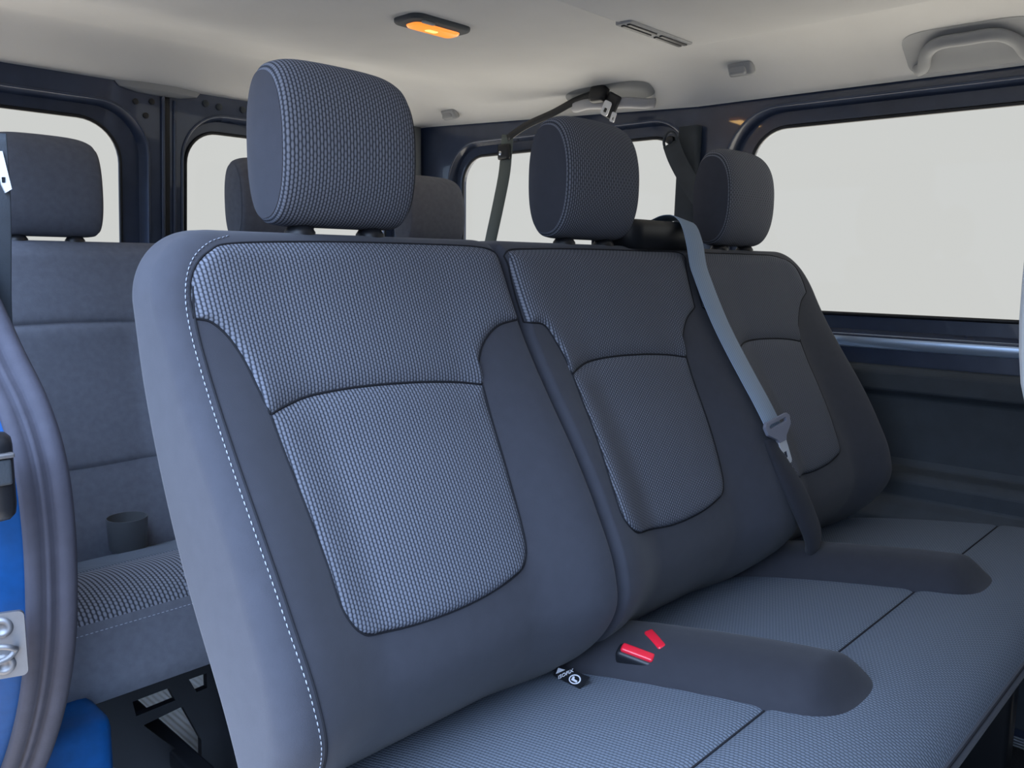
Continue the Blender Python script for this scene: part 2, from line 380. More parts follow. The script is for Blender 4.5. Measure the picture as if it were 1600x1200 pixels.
for i in range(2):
    for j in range(2): rbox('vent_slot',(1.218+.104*i,.117+.013*j,1.380),(.088,.007,.004),M['black'],vent,.001)
# ------------------------------------------------------------ bench of the second row
def backrest(parent,spec,dy=0,name='backrest',m='plain',nx=120,nz=120,z0=.385):
    xl,xr,cl,cr,cs=spec; s=xl+(xr-xl)*spaced(nx,.75); t=spaced(nz,.0); t=1-(1-t)**1.5
    zt=top_edge(s,xl,xr,cl,cr); Z=z0+t[:,None]*(zt[None,:]-z0); X=np.tile(s,(nz,1)); Y=seat_front(X,Z,spec)
    YB=REAR(Z).copy(); r=.02
    YB=YB-rim_round(X,Z,xl,xr,cl,cr,r)
    YB=np.maximum(YB,Y+.012)
    V=np.concatenate([np.stack([X,Y+dy,Z],-1).reshape(-1,3),np.stack([X,YB+dy,Z],-1).reshape(-1,3)])
    n=nz*nx; F=gridf(nz,nx)+gridf(nz,nx,n,flip=True)
    for i in range(nz-1):
        a=i*nx; F.append((a,a+nx,a+nx+n,a+n)); b=a+nx-1; F.append((b,b+n,b+nx+n,b+nx))
    for j in range(nx-1):
        a=(nz-1)*nx+j; F.append((a,a+1,a+1+n,a+n)); F.append((j,j+n,j+1+n,j+1))
    uv=[(v[0],v[2]) for v in V]
    return mesh(name,V,F,M[m],parent,uv)
def coons(top,bottom,left,right,nu,nv):
    """corner-to-corner boundaries: top, bottom run left to right; left, right run bottom to top"""
    T=smooth_path(top,nu);B=smooth_path(bottom,nu);L=smooth_path(left,nv);R=smooth_path(right,nv)
    u=np.linspace(0,1,nu)[None,:,None]; v=np.linspace(0,1,nv)[:,None,None]
    return (1-v)*B[None]+v*T[None]+(1-u)*L[:,None]+u*R[:,None]-((1-u)*(1-v)*B[0]+u*(1-v)*B[-1]+(1-u)*v*T[0]+u*v*T[-1])
def patch(name,parent,Q,surf,m,lift=.0045,tuck=.0004,soft=.006,axis=1,sign=-1,dy=0,crown=0,thick=None):
    """padded cloth panel over a surface; its rim tucks below the surface as at a sewn seam"""
    nv,nu=Q.shape[:2]; g=np.gradient
    A,B=Q[...,0],Q[...,1]
    du=np.linalg.norm(np.diff(Q,axis=1),axis=2).sum(1).mean(); dv=np.linalg.norm(np.diff(Q,axis=0),axis=2).sum(0).mean()
    U,Vv=np.meshgrid(np.linspace(0,1,nu),np.linspace(0,1,nv)); e=np.minimum(np.minimum(U,1-U)*du,np.minimum(Vv,1-Vv)*dv)
    h=-tuck+(tuck+lift)*(1-np.exp(-e/soft))+crown*(4*U*(1-U)*4*Vv*(1-Vv))**.5
    H=surf(A,B)
    if axis==1: P=np.stack([A,H+sign*h+dy,B],-1)
    else: P=np.stack([A,B+dy,H+sign*h],-1)
    ks=np.linalg.norm(np.diff(P,axis=1),axis=2); arc=np.concatenate([np.zeros((nv,1)),np.cumsum(ks,1)],1)
    lk=np.linalg.norm(np.diff(P,axis=0),axis=2); mid=np.r_[0,np.cumsum(lk.mean(1))]
    uv=np.stack([A,B*1.10 if axis==1 else B],-1)
    F=gridf(nv,nu)
    return mesh(name,P.reshape(-1,3),F,M[m],parent,uv.reshape(-1,2))
def stitches(name,parent,path,m='thread',pitch=.0062,dash=.0040,r=.0006):
    P=smooth_path(path,400); s=np.r_[0,np.cumsum(np.linalg.norm(np.diff(P,axis=0),axis=1))]; V=[];F=[]
    for a in np.arange(0,s[-1]-dash,pitch):
        q=[np.array([np.interp(a+dash*t,s,P[:,k]) for k in range(3)]) for t in (0,.5,1)]
        d=(q[2]-q[0]); d/=np.linalg.norm(d); A=np.cross(d,(0,-.9,.3)); A/=np.linalg.norm(A); B=np.cross(A,d)
        for t,sc in ((0,.5),(1,1),(2,.5)):
            for k in range(6):
                an=k*math.pi/3; V.append(q[t]+sc*r*(math.cos(an)*A+math.sin(an)*B))
        o=len(V)-18; F+=gridf(3,6,o,wrap=True); F+=[tuple(o+i for i in range(6))[::-1],tuple(o+12+i for i in range(6))]
    return mesh(name,V,F,M[m],parent)
bench=empty('bench_seat',(.9,-.2,0))
tag(bench,'charcoal three-place bench seat nearest the camera, with three headrests and woven cloth panels','bench seat')
def seat_cloth(back,surf,yt,yl,yr,ybl,ybr,il,ib,ir,xa,xb,res=(110,100),dy=0,m='weave'):
    groove=[(xa+(xb-xa)*t,z) for t,z in GR]
    patch('upper_panel',back,coons(yt,ybl+groove[1:-1]+ybr,yl,yr,int(res[0]*1.2),res[1]),surf,m,lift=.0075,soft=.011,dy=dy)
    for nm,pts in (('seam_shade',groove),('seam_shade',ybl),('seam_shade',ybr),('seam_shade',il[::-1]+ib[1:]+ir[1:]),('seam_shade',yl[:-1]+yt+yr[::-1][1:])):
        P=smooth_path(pts,max(40,len(pts)*8)); sweep(nm,[(x,float(surf(x,z))-.0002+dy,z) for x,z in P],circ(.0013,6),M['line'],back,ref=(0,-1,.3))  # dark tubes stand in for the shade in the seam gaps
    patch('centre_panel',back,coons([(x,z-.001) for x,z in groove],ib,il,ir,*res),surf,m,crown=.004,lift=.006,soft=.009,dy=dy)
GR=[(0,.804),(.08,.809),(.2,.8145),(.4,.817),(.65,.815),(.86,.810),(1,.804)]
fa=lambda x,z:seat_front(x,z,SEAT_A); fb=lambda x,z:seat_front(x,z,SEAT_B)
ba=backrest(None,SEAT_A,nx=150,nz=170); bb=backrest(None,SEAT_B,nx=230,nz=170)
seat_cloth(ba,fa,[(.272,.957),(.30,.9655),(.41,.970),(.55,.971),(.64,.9695),(.668,.962)],[(.2405,.895),(.2410,.912),(.246,.930),(.256,.945),(.272,.957)],
  [(.674,.878),(.6735,.91),(.672,.94),(.668,.962)],[(.2405,.895),(.256,.891),(.270,.876),(.280,.853),(.286,.827),(.291,.804)],[(.580,.804),(.582,.820),(.590,.838),(.607,.857),(.634,.872),(.674,.878)],
  [(.338,.599),(.321,.607),(.310,.621),(.304,.639),(.302,.672),(.298,.717),(.294,.762),(.291,.803)],[(.338,.599),(.39,.593),(.449,.592),(.50,.596),(.544,.605)],[(.544,.605),(.558,.617),(.565,.638),(.570,.691),(.575,.746),(.580,.803)],.291,.580,(150,130))
seat_cloth(bb,fb,[(.692,.965),(.75,.969),(.862,.971),(1.03,.971),(1.120,.969)],[(.686,.873),(.6865,.91),(.688,.945),(.692,.965)],
  [(1.100,.880),(1.107,.91),(1.114,.945),(1.120,.969)],[(.686,.873),(.716,.868),(.728,.845),(.734,.825),(.736,.804)],[(1.035,.804),(1.037,.818),(1.046,.838),(1.068,.862),(1.100,.880)],
  [(.751,.607),(.728,.617),(.713,.634),(.711,.655),(.716,.690),(.725,.730),(.731,.765),(.736,.803)],[(.751,.607),(.81,.596),(.864,.592),(.93,.595),(.985,.605)],[(.985,.605),(1.003,.618),(1.013,.640),(1.022,.688),(1.029,.746),(1.035,.803)],.736,1.035)
seat_cloth(bb,fb,[(1.150,.969),(1.25,.971),(1.38,.971),(1.46,.970),(1.500,.963)],[(1.122,.880),(1.128,.91),(1.137,.945),(1.150,.969)],
  [(1.541,.897),(1.543,.92),(1.536,.943),(1.521,.956),(1.500,.963)],[(1.122,.880),(1.142,.868),(1.156,.850),(1.165,.828),(1.168,.804)],[(1.455,.804),(1.462,.822),(1.480,.848),(1.508,.878),(1.541,.897)],
  [(1.180,.603),(1.160,.613),(1.149,.632),(1.148,.665),(1.152,.715),(1.160,.764),(1.168,.803)],[(1.180,.603),(1.24,.594),(1.296,.590),(1.36,.593),(1.416,.602)],[(1.416,.602),(1.430,.615),(1.438,.640),(1.447,.689),(1.452,.747),(1.455,.803)],1.168,1.455)
# twin stitching beside the front seam of the near seat's outer edge
st=[(.302,.9735),(.276,.966),(.254,.950),(.2405,.926),(.2345,.894),(.2335,.837),(.2335,.783),(.2340,.731),(.2360,.681),(.2400,.622),(.2470,.560),(.2560,.50)]
def on_front(pts,off=.0012,surf=fa,dy=0): return [(x,float(surf(x,z))-off+dy,z) for x,z in pts]
def seam(name,parent,pts,surf=fa,off=.0004,r=.0013,n=90,dy=0):
    P=smooth_path(pts,n); return sweep(name,[(x,float(surf(x,z))-off+dy,z) for x,z in P],circ(r,6),M['line'],parent,ref=(0,-1,.3))
seam('seam_shade',ba,[(x+.0062,z-.002) for x,z in st[3:]])
dense=smooth_path(st,60); stitches('stitching',ba,[(x,float(fa(x,z))-.0011,z) for x,z in dense])
under(bench,ba); under(bench,bb)
# cushion: body, cloth panels, two plain ridges between the places
def cushion_body(dy=0,x0=.225,x1=1.62,m='plain',nx=150,yend=-.617,skirt=((-.6172,.428),(-.600,.405),(-.57,.375),(-.35,.35),(-.10,.35))):
    ys=np.concatenate([np.linspace(-.10,-.50,60)[:-1],np.linspace(-.50,yend,46)]); X=x0+(x1-x0)*spaced(nx,.8)
    V=[];r=.025
    for y in ys:
        for x in X: 
            z=float(CUSH(y)); 
            for d in (x-x0,x1-x): d=min(max(d,0),r); z-=r-math.sqrt(max(r*r-(r-d)**2,0))
            V.append((x,y+dy,z))
    k=len(ys)
    for yy,zz in skirt:
        for x in X: V.append((x,yy+dy,zz))
    n=k+5; F=gridf(n,nx)
    F+=[tuple(j for j in range(nx)[::-1])+tuple((n-1)*nx+j for j in range(nx))]
    F+=[tuple(i*nx for i in range(n)),tuple(i*nx+nx-1 for i in range(n))[::-1]]
    o=mesh('cushion',V,F,M[m]); bm=bmesh.new(); bm.from_mesh(o.data); bmesh.ops.recalc_face_normals(bm,faces=bm.faces); bm.to_mesh(o.data); bm.free(); return o
cu=cushion_body()
csurf=lambda x,y:CUSH(y)+0*x
def flatpatch(name,parent,x0,x1,y0,y1,nu,nv,m='cushion',lift=.0045,tuck=.0004,**k):
    # y0 is the front rim, y1 the rear
    return patch(name,parent,coons([(x0,y1),(x1,y1)],[(x0,y0),(x1,y0)],[(x0,y0),(x0,y1)],[(x1,y0),(x1,y1)],nu,nv),cushion_top,m,lift=lift,axis=2,sign=1,**k)
for pts in ([(.235,-.4537),(1.608,-.4537)],[(.70,-.12),(.70,-.4537)],[(1.165,-.12),(1.165,-.4537)]):
    P=smooth_path(pts,120); sweep('seam_shade',[(x,y,float(cushion_top(x,y))+.0006) for x,y in P],circ(.0013,6),M['line'],cu)
for (x0,x1) in ((.235,.70),(.70,1.165),(1.165,1.608)): flatpatch('rear_panel',cu,x0,x1,-.4535,-.115,120,80)
flatpatch('front_panel',cu,.235,1.608,-.612,-.454,240,60)
sweep('front_seam',[(x,-.6145,float(cushion_top(x,-.6145))+.001) for x in np.linspace(.24,1.60,80)],circ(.0014,6),M['line'],cu)
def ridge(cx,w,yb,yf,h,parent,m='bolster',skew=0):
    """raised tongue of plain cloth: widest at the front, rising over its rim"""
    nu,nv=46,70; V=[];uv=[]
    for i in range(nv):
        v=i/(nv-1); y=yb+(yf-yb)*(1-(1-v)**1.6) if v<1 else yf
        q=min((y-yf)/.055,1); half=w*(.93+.07*v)*math.sqrt(max(1-(1-q)**2.2,0)); c=cx+skew*(y-yb)
        hh=h*sstep(0,.05,y-yf)*(1-.25*v)
        for j in range(nu):
            u=-1+2*j/(nu-1); x=c+half*u
            dome=(1-abs(u)**2.5)**.85 if abs(u)<1 else 0
            z=float(CUSH(y))+.0035+hh*dome-(.010 if abs(u)>.985 or v>.99 else 0); V.append((x,y,z)); uv.append((x,y))
    return mesh('seat_ridge',V,gridf(nv,nu),M[m],parent,uv)
ridge(.722,.078,-.13,-.532,.046,cu,skew=-.11); ridge(1.186,.075,-.13,-.536,.046,cu,skew=-.11)
under(bench,cu)
# headrests
def headrest(parent,c,front_m='weave',side_m='plain',s=1.0,half=.088,lbl=None,detail=True,tilt=.0):
    cx,cy=c; z0,z1=.986,1.166; t0=.042; zc=z0+.085
    nu,nv=64,80; V=[];uv=[]
    def prof(a):           # closed side outline in (y,z): a tall lens, fuller at the front
        ca,sa=math.cos(a),math.sin(a); n=2.35
        y=t0*math.copysign(abs(ca)**(2/n),ca); z=math.copysign(abs(sa)**(2/n),sa)
        return y*(1.12 if y<0 else .9), zc+z*((z1-zc) if z>0 else (zc-z0))
    def shrink(k):         # towards the ends: crown falls, underside stays nearly straight
        rim=1-.045*max(0,(k-.93)/.07)**2
        return (1-.035*k**2-.115*k**6)*rim,(1-.05*k**8)*rim,(1-.10*k**6)*rim
    for i in range(nu+1):
        u=-1+2*i/nu; u=math.copysign(1-(1-abs(u))**1.6,u); ft,fb_,fy=shrink(abs(u))
        for j in range(nv):
            y,z=prof(2*math.pi*j/nv)
            V.append((cx+half*u,cy+y*fy,zc+(z-zc)*(ft if z>zc else fb_))); uv.append((half*u,j/nv*.42))
    F=gridf(nu+1,nv,wrap=True)+[tuple(range(nv)),tuple(nu*nv+j for j in range(nv))[::-1]]
    o=mesh('headrest',V,F,M[front_m],None,uv,loc=(cx,cy,z0))
    bm=bmesh.new(); bm.from_mesh(o.data); bmesh.ops.recalc_face_normals(bm,faces=bm.faces); bm.to_mesh(o.data); bm.free()
    under(parent,o)
    ft,fb_,fy=shrink(1)
    for sgn in (-1,1):
        P=[];m_=10
        for i in range(m_+1):
            rr=i/m_
            for j in range(nv):
                y,z=prof(2*math.pi*j/nv)
                P.append((cx+sgn*(half+.0012+.007*(1-rr**2)),cy+y*fy*rr*.995,zc+(z-zc)*(ft if z>zc else fb_)*rr*.995))
        q=mesh('side_panel',P,gridf(m_+1,nv,wrap=True),M[side_m],None,[(p[1],p[2]) for p in P])
        bm=bmesh.new(); bm.from_mesh(q.data); bmesh.ops.recalc_face_normals(bm,faces=bm.faces); bm.to_mesh(q.data); bm.free()
        under(o,q)
    for sgn in (-1,1):
        g=lathe('post_guide',[(0,-.004),(.017,-.004),(.017,.002),(.013,.008),(.008,.010),(0,.010)],M['black'],(cx+sgn*.048,cy-.004,.979)); under(parent,g)
        p_=lathe('post',[(0,-.03),(.0055,-.03),(.0055,.04),(0,.04)],M['black'],(cx+sgn*.048,cy-.004,.985)); under(o,p_)
    return o
for x in (.45,.905,1.36): headrest(bench,(x,-.006))
for x in (.30,1.45):
    B=rbox('seat_leg',(x,-.36,.180),(.05,.36,.31),M['black'],None,.01); under(bench,B)
# child-seat anchor label sewn into the cushion seam
T0=Vector((.647,-.196,.441)); T1=Vector((.634,-.252,.4505)); tx=(T1-T0).normalized(); tn=Vector((-.62,-.25,.74)); tn=(tn-tn.dot(tx)*tx).normalized(); ty=tn.cross(tx)
def tp(a,b,c): return tuple(T0+tx*a+ty*b+tn*c)      # a along the label, b across it, c off it
def tplate(name,out,z0,z1,m,parent=None,holes=[]): return plate(name,out,holes,lambda a,b,d:tp(a,b,z0+d),z1-z0,m,parent)
sg=1 if (Vector(tp(0,1,0))-Vector(tp(0,0,0))).x<0 else -1   # +b points out towards the door
tg=tplate('anchor_label',[(-.003,-.004*sg),(.062,-.004*sg),(.058,.014*sg),(.002,.012*sg)],.004,.0055,M['black'])
tplate('triangle_mark',[(.003,.001*sg),(.016,.000*sg),(.006,.009*sg)],.0056,.0061,M['white'],tg)
ring=[(.042+.0105*math.cos(a),.006*sg+.0062*math.sin(a)) for a in np.linspace(0,2*math.pi,33)[:-1]]
rin=[(.042+.0088*math.cos(a),.006*sg+.0048*math.sin(a)) for a in np.linspace(0,2*math.pi,33)[:-1]]
tplate('round_mark',ring,.0056,.0061,M['white'],tg,[rin])
tplate('seat_mark',[(.036,.0035*sg),(.039,.003*sg),(.041,.006*sg),(.048,.0065*sg),(.0475,.009*sg),(.037,.0085*sg)],.0056,.0061,M['white'],tg)
fc=bpy.data.curves.new('lettering','FONT'); fc.body='ISOFIX'; fc.size=.0078; fc.extrude=.0003; fc.align_x='CENTER'; fc.align_y='CENTER'
fo=bpy.data.objects.new('lettering',fc); COL.objects.link(fo)
dg=bpy.context.evaluated_depsgraph_get(); tm=bpy.data.meshes.new_from_object(fo.evaluated_get(dg)); bpy.data.objects.remove(fo)
xa=(tx*.62-Vector(tp(0,sg,0))*0+ (Vector(tp(0,sg,0))-T0)*-.62).normalized(); ya=tn.cross(xa).normalized()
pos=Vector(tp(.022,.0045*sg,.006)); tm.transform(Matrix(((xa.x,ya.x,tn.x,pos.x),(xa.y,ya.y,tn.y,pos.y),(xa.z,ya.z,tn.z,pos.z),(0,0,0,1))))
tm.materials.append(M['white']); link(bpy.data.objects.new('lettering',tm),tg)
under(bench,tg)
rt_=slab('belt_retractor_cover',rrect(.985,-.045,1.185,.055,.03,6),-1.022,-.975,.012,M['black'])
rt_.scale=(1,1,-1); under(bench,rt_)
# centre three-point belt
def sb_path(): return [(1.142,.015,1.024),(1.140,-.015,1.0305),(1.137,-.046,1.022),(1.134,-.064,.990)]+[(1.136+.008*t,float(fb(1.14,.985-(.985-.69)*t))-.012,.985-(.985-.69)*t) for t in np.linspace(.12,1,12)]
sb=empty('seat_belt',(1.14,-.21,.69)); tag(sb,'grey-blue seat belt hanging down the bench backrest, silver tongue loose at its end','seat belt')
bp=sb_path(); bw=sweep('webbing',smooth_path(bp,60),flat(.053,.0016),M['webbing'],None,ref=[(0,-.25-min(1,i/9),max(.25,1-i/9)) for i in range(60)],uvs=True); under(sb,bw)
E1=Vector((1.144,-.218,.694))
dx=Vector((1,0,0)); 
dz=Vector((1.152,-.232,.645))-E1; dz.normalize(); dx=Vector((.97,-.1,.12)); dx=(dx-dx.dot(dz)*dz).normalized(); dn=dx.cross(dz).normalized()
if dn.y>0: dn=-dn
def tw(a,b,d): return tuple(E1+dx*a+dz*b+dn*(d+.013))
pl=plate('tongue_plate',[(-.036,-.004),(-.030,-.010),(.030,-.010),(.036,-.004),(.033,.010),(.013,.024),(.010,.030),(-.010,.030),(-.013,.024),(-.033,.010)],[rrect(-.024,-.004,.024,.002,.0015,3)],tw,-.006,M['tongue']); under(sb,pl)
tn_=plate('metal_tongue',[(-.0105,.024),(.0105,.024),(.0105,.064),(.0075,.068),(-.0075,.068),(-.0105,.064)],[rrect(-.0048,.047,.0048,.058,.001,3)],lambda a,b,d:tw(a,b,d-.0015),-.0022,M['silver']); under(sb,tn_)
bvm=pl.modifiers.new('soft','BEVEL'); bvm.width=.0012; bvm.segments=2
sl=[(1.128,-.222,.672),(1.131,-.240,.64),(1.138,-.262,.60),(1.155,-.278,.555),(1.178,-.285,.51),(1.198,-.272,.475),(1.205,-.262,.455)]
sv=sweep('belt_sleeve',smooth_path(sl,40),circ(.027,16,.011),M['bolster'],None,ref=(0,-1,.3),scale=[.55+.5*math.sin(math.pi*min(t*1.1,.62)) for t in np.linspace(0,1,40)]); under(sb,sv)
# two buckles standing in the first ridge
def buckle(c,along,label):
    a=Vector(along).normalized(); n=Vector((-.35,-.2,.9)); n=(n-n.dot(a)*a).normalized(); s=a.cross(n)
    c=Vector(c)-Vector((0,0,.007)); R=Matrix(((a.x,s.x,n.x,0),(a.y,s.y,n.y,0),(a.z,s.z,n.z,0),(0,0,0,1)))
    r=empty('seat_belt_buckle',c); tag(r,label,'seat belt buckle','buckles in the seat ridge')
    for nm,ce,sz,m,b in (('housing',(0,0,-.012),(.052,.020,.026),'black',.006),('push_button',(0,-.001,.0015),(.042,.0125,.008),'red',.0035)):
        o=rbox(nm,(0,0,0),sz,M[m],None,b); o.data.transform(Matrix.Translation(ce)); o.data.transform(R); o.parent=r
    return r
buckle((.684,-.287,.487),(.012,-.043,-.006),'red-buttoned black seat belt buckle lying lower and nearer the label in the cushion ridge')
buckle((.714,-.292,.495),(-.024,-.043,-.004),'red-buttoned black seat belt buckle tilted upright beside the woven cushion panel')
# ------------------------------------------------------------ rear bench
RB=.845
SEAT_R=(.150,1.610,.03,.05,[(.407,.224),(.862,.224),(1.317,.224)])
rear=empty('rear_bench_seat',(.88,.65,0)); tag(rear,'dark three-place rear bench seat behind the near bench, plain knit cloth with horizontal seams','bench seat')
fr=lambda x,z:seat_front(x,z,SEAT_R)
rb=backrest(None,SEAT_R,dy=RB,m='rear',nx=170,nz=80)
for c in (.407,.862,1.317):
    w=.215
    patch('upper_panel',rb,coons([(c-w,.962),(c+w,.962)],[(c-w,.828),(c,.834),(c+w,.828)],[(c-w,.828),(c-w,.962)],[(c+w,.828),(c+w,.962)],50,30),fr,'rear',dy=RB)
    patch('centre_panel',rb,coons([(c-w,.827),(c,.833),(c+w,.827)],[(c-w,.585),(c,.578),(c+w,.585)],[(c-w,.585),(c-w,.827)],[(c+w,.585),(c+w,.827)],50,50),fr,'rear',dy=RB)
under(rear,rb)
DC=.885
rc=cushion_body(DC,.205,1.56,'rear',110,-.638,((-.645,.375),(-.640,.345),(-.60,.330),(-.35,.32),(-.10,.32)))
for (x0,x1) in ((.217,.70),(.70,1.14),(1.14,1.55)):
    patch('rear_panel',rc,coons([(x0,-.19),(x1,-.19)],[(x0,-.45),(x1,-.45)],[(x0,-.45),(x0,-.19)],[(x1,-.45),(x1,-.19)],70,40),csurf,'cushion',axis=2,sign=1,dy=DC,lift=.003)
patch('front_panel',rc,coons([(.217,-.451),(1.55,-.451)],[(.217,-.612),(1.55,-.612)],[(.217,-.612),(.217,-.451)],[(1.55,-.612),(1.55,-.451)],160,40),csurf,'rearweave',axis=2,sign=1,dy=DC,lift=.003)
stitches('stitching',rc,[(x,-.622+DC,float(CUSH(-.622))+.004-.0) for x in np.linspace(.217,.80,20)])
sweep('seam_shade',[(.405,-.640+DC+.0-.0045*math.sin(t*3.1),.425-.098*t) for t in np.linspace(0,1,14)],circ(.0014,6),M['line'],rc,ref=(1,0,0))
for o in [rc]+[q for q in COL.objects if q.parent==rc]:      # the cushion slopes up towards its front edge
    for v in o.data.vertices: v.co.z+=.034-.050*min(1,max(0,(v.co.y-.27)/.43))
under(rear,rc)
for x in (.407,.862,1.317): headrest(rear,(x,RB-.006),'rear','rear')
br=plate('seat_bracket',[(.262,.353),(.50,.353),(.50,.02),(.43,.02),(.41,.12),(.30,.22),(.262,.26)],
  [[(.321,.318),(.374,.319),(.383,.296),(.325,.294)],[(.405,.321),(.433,.321),(.433,.297),(.416,.296)],[(.334,.276),(.393,.282),(.420,.216),(.419,.174),(.404,.192),(.371,.229)]],lambda a,b,d:(a,.33+d,b),.012,M['black']); under(rear,br)
br2=plate('seat_bracket',[(1.20,.353),(1.50,.353),(1.50,.02),(1.30,.02)],[],lambda a,b,d:(a,.33+d,b),.012,M['black']); under(rear,br2)
for x in (.345,):
    o=rbox('frame_rail',(.385,.37,.205),(.030,.50,.030),M['black'],None,.006); under(rear,o)
o=rbox('track',(.437,.43,.105),(.036,.42,.020),M['steel'],None,.004); under(rear,o)
o=rbox('track_lip',(.405,.43,.122),(.006,.42,.016),M['steel'],None,.002); under(rear,o)
o=rbox('front_tube',(.86,.345,.335),(1.10,.028,.028),M['black'],None,.010); under(rear,o)
o=sweep('seat_leg',[(.475,.30,.335),(.477,.295,.2),(.478,.29,.01)],circ(.012,12),M['dark'],None,ref=(0,1,0)); under(rear,o)
o=rbox('seat_leg',(1.40,.45,.165),(.05,.20,.32),M['black'],None,.01); under(rear,o)
# cup on the rear cushion
cup=lathe('cup',[(0,0),(.029,0),(.0315,.004),(.034,.058),(.0325,.058),(.0305,.008),(0,.006)],mat('smoky grey plastic',(.10,.105,.11),.35,coat=.2),(.446,.640,.4385),n=40)
tag(cup,'small dark grey round cup standing on the rear bench cushion','cup')
# ------------------------------------------------------------ near side: door pillar, seal, striker
seal=[(.130,.300,.985),(.130,.200,.935),(.130,.128,.886),(.130,.085,.854),(.130,.022,.811),(.130,-.013,.765),(.130,-.024,.707),(.130,-.019,.644),(.130,-.005,.589),(.130,.026,.525),(.130,.074,.456),(.130,.135,.385),(.13,.21,.30),(.13,.30,.21)]
sp_=smooth_path(seal,110)
pil=struct(mesh('trim_3',[tuple(np.array(p)+o_) for p in sp_ for o_ in (np.array((.004,.012,0)),np.array((-.020,.010,0)),np.array((-.060,.030,0)),np.array((-.068,.034,0)),np.array((-.16,.040,0)))],gridf(110,5),M['blue']))
pil2=mesh('inner_panel',[tuple(np.array(p)+o_) for p in sp_ for o_ in (np.array((.004,.012,0)),np.array((.016,.020,0)),np.array((.034,.10,0)))],gridf(110,3),M['dark'],pil)
ruf=[(-.017,-.004),(-.014,-.010),(-.006,-.012),(-.003,-.007),(-.001,-.007),(.001,-.012),(.004,-.013),(.006,-.008),(.008,-.014),(.016,-.016),(.020,-.008),(.020,.004),(-.016,.004)]
se=sweep('door_seal',sp_+np.array((-.004,0,0)),[(q[0]*1.15,-q[1]) for q in ruf],M['rubber'],None,ref=(-.35,-.92,0)); tag(se,'curved grey rubber door seal following the blue pillar at the left edge','door seal')
stf=lambda a,b,d:(.079+a*.94-d*.2,-.052+a*-.30-d*.97+.006+.012,.612+b)
stk=empty('door_striker',(.08,-.05,.61)); tag(stk,'square steel door striker plate with two screws bolted to the blue pillar','door striker')
def sp3(o): under(stk,o); return o
def stw(a,b,d):   # plate frame: a outward to the right, b up, d towards the viewer
    return (.072+a*.93-d*.36,-.052-.002-a*.37-d*.93+.022,.612+b)
q=plate('striker_plate',rrect(-.03,-.030,.024,.030,.005,5),[],stw,.004,M['steel']); sp3(q)
for b in (.017,-.017):
    P=[];n=28
    for r_,d in ((0.,.0052),(.004,.0052),(.0045,.0065),(.0085,.0065),(.0095,.004)):
        for i in range(n): an=2*math.pi*i/n; P.append(stw(.006+r_*math.cos(an),b+r_*math.sin(an),d))
    o=mesh('screw',P,gridf(5,n,wrap=True),M['steel']); sp3(o)
o=sweep('striker_loop',smooth_path([stw(-.03,.004,.012),stw(.004,.004,.014),stw(.014,.001,.013),stw(.016,-.004,.006),stw(.010,-.010,.008),stw(-.004,-.012,.012),stw(-.03,-.010,.014)],40),circ(.0026,12),M['steel'],ref=(-.3,-.9,.2)); sp3(o)
lat=rbox('door_latch',(.066,-.052,.768),(.050,.030,.075),M['black'],None,.012,rot=(0,0,-.3)); tag(lat,'black plastic door latch guide on the blue pillar above the steel striker','door latch')
rbox('catch',(.008,-.017,.006),(.022,.010,.022),M['dark'],lat,.003)
rbox('catch_lip',(.008,-.020,.020),(.026,.008,.004),M['steel'],lat,.0015)
sill=struct(rbox('trim_4',(.185,.225,.205),(.11,.10,.38),M['blue'],None,.02))
# walls that close the van ahead of and around the door opening
struct(plate('wall_front_unseen',[(.0,.0),(1.76,.0),(1.76,1.47),(.0,1.47)],[],lambda a,b,d:(a,-1.42-d,b),.02,M['dark']))  # unseen partition, added to keep light from the front out
struct(rbox('trim_5',(.07,-1.22,.74),(.05,.40,1.46),M['dark'],None,.01))  # unseen front door block, added to confine light to the opening
struct(rbox('trim_6',(.085,-.50,1.43),(.03,1.90,.09),M['paint'],None,.008))
# ------------------------------------------------------------ far side trim below the window
pr=[(-.030,.735),(-.034,.742),(-.050,.740),(-.058,.728),(-.060,.690),(-.052,.684),(-.045,.676),(-.045,.545),(-.050,.530),(-.075,.520),(-.085,.505),(-.085,.470),(-.100,.455),(-.118,.430),(-.12,.06),(-.02,.06)]
ys=np.linspace(-1.35,1.30,50)
V=[(side_x(y)+.030+a,y,z) for y in ys for a,z in pr]; k=len(pr)
tr=struct(mesh('trim_7',V,gridf(len(ys),k,wrap=True)+[tuple(range(k)),tuple((len(ys)-1)*k+j for j in range(k))[::-1]],M['dark'],smooth=False))
bm=bmesh.new(); bm.from_mesh(tr.data); bmesh.ops.recalc_face_normals(bm,faces=bm.faces); bm.to_mesh(tr.data); bm.free()
bv=tr.modifiers.new('soft','BEVEL'); bv.width=.004; bv.segments=2; bv.limit_method='ANGLE'
ld=struct(mesh('trim_8',[(side_x(y)+a,y,z) for y in ys for a,z in ((-.001,.774),(-.007,.777),(-.0045,.801),(-.001,.804))],gridf(len(ys),4),M['ledge']))  # body ledge; the sky reflection is put into its colour
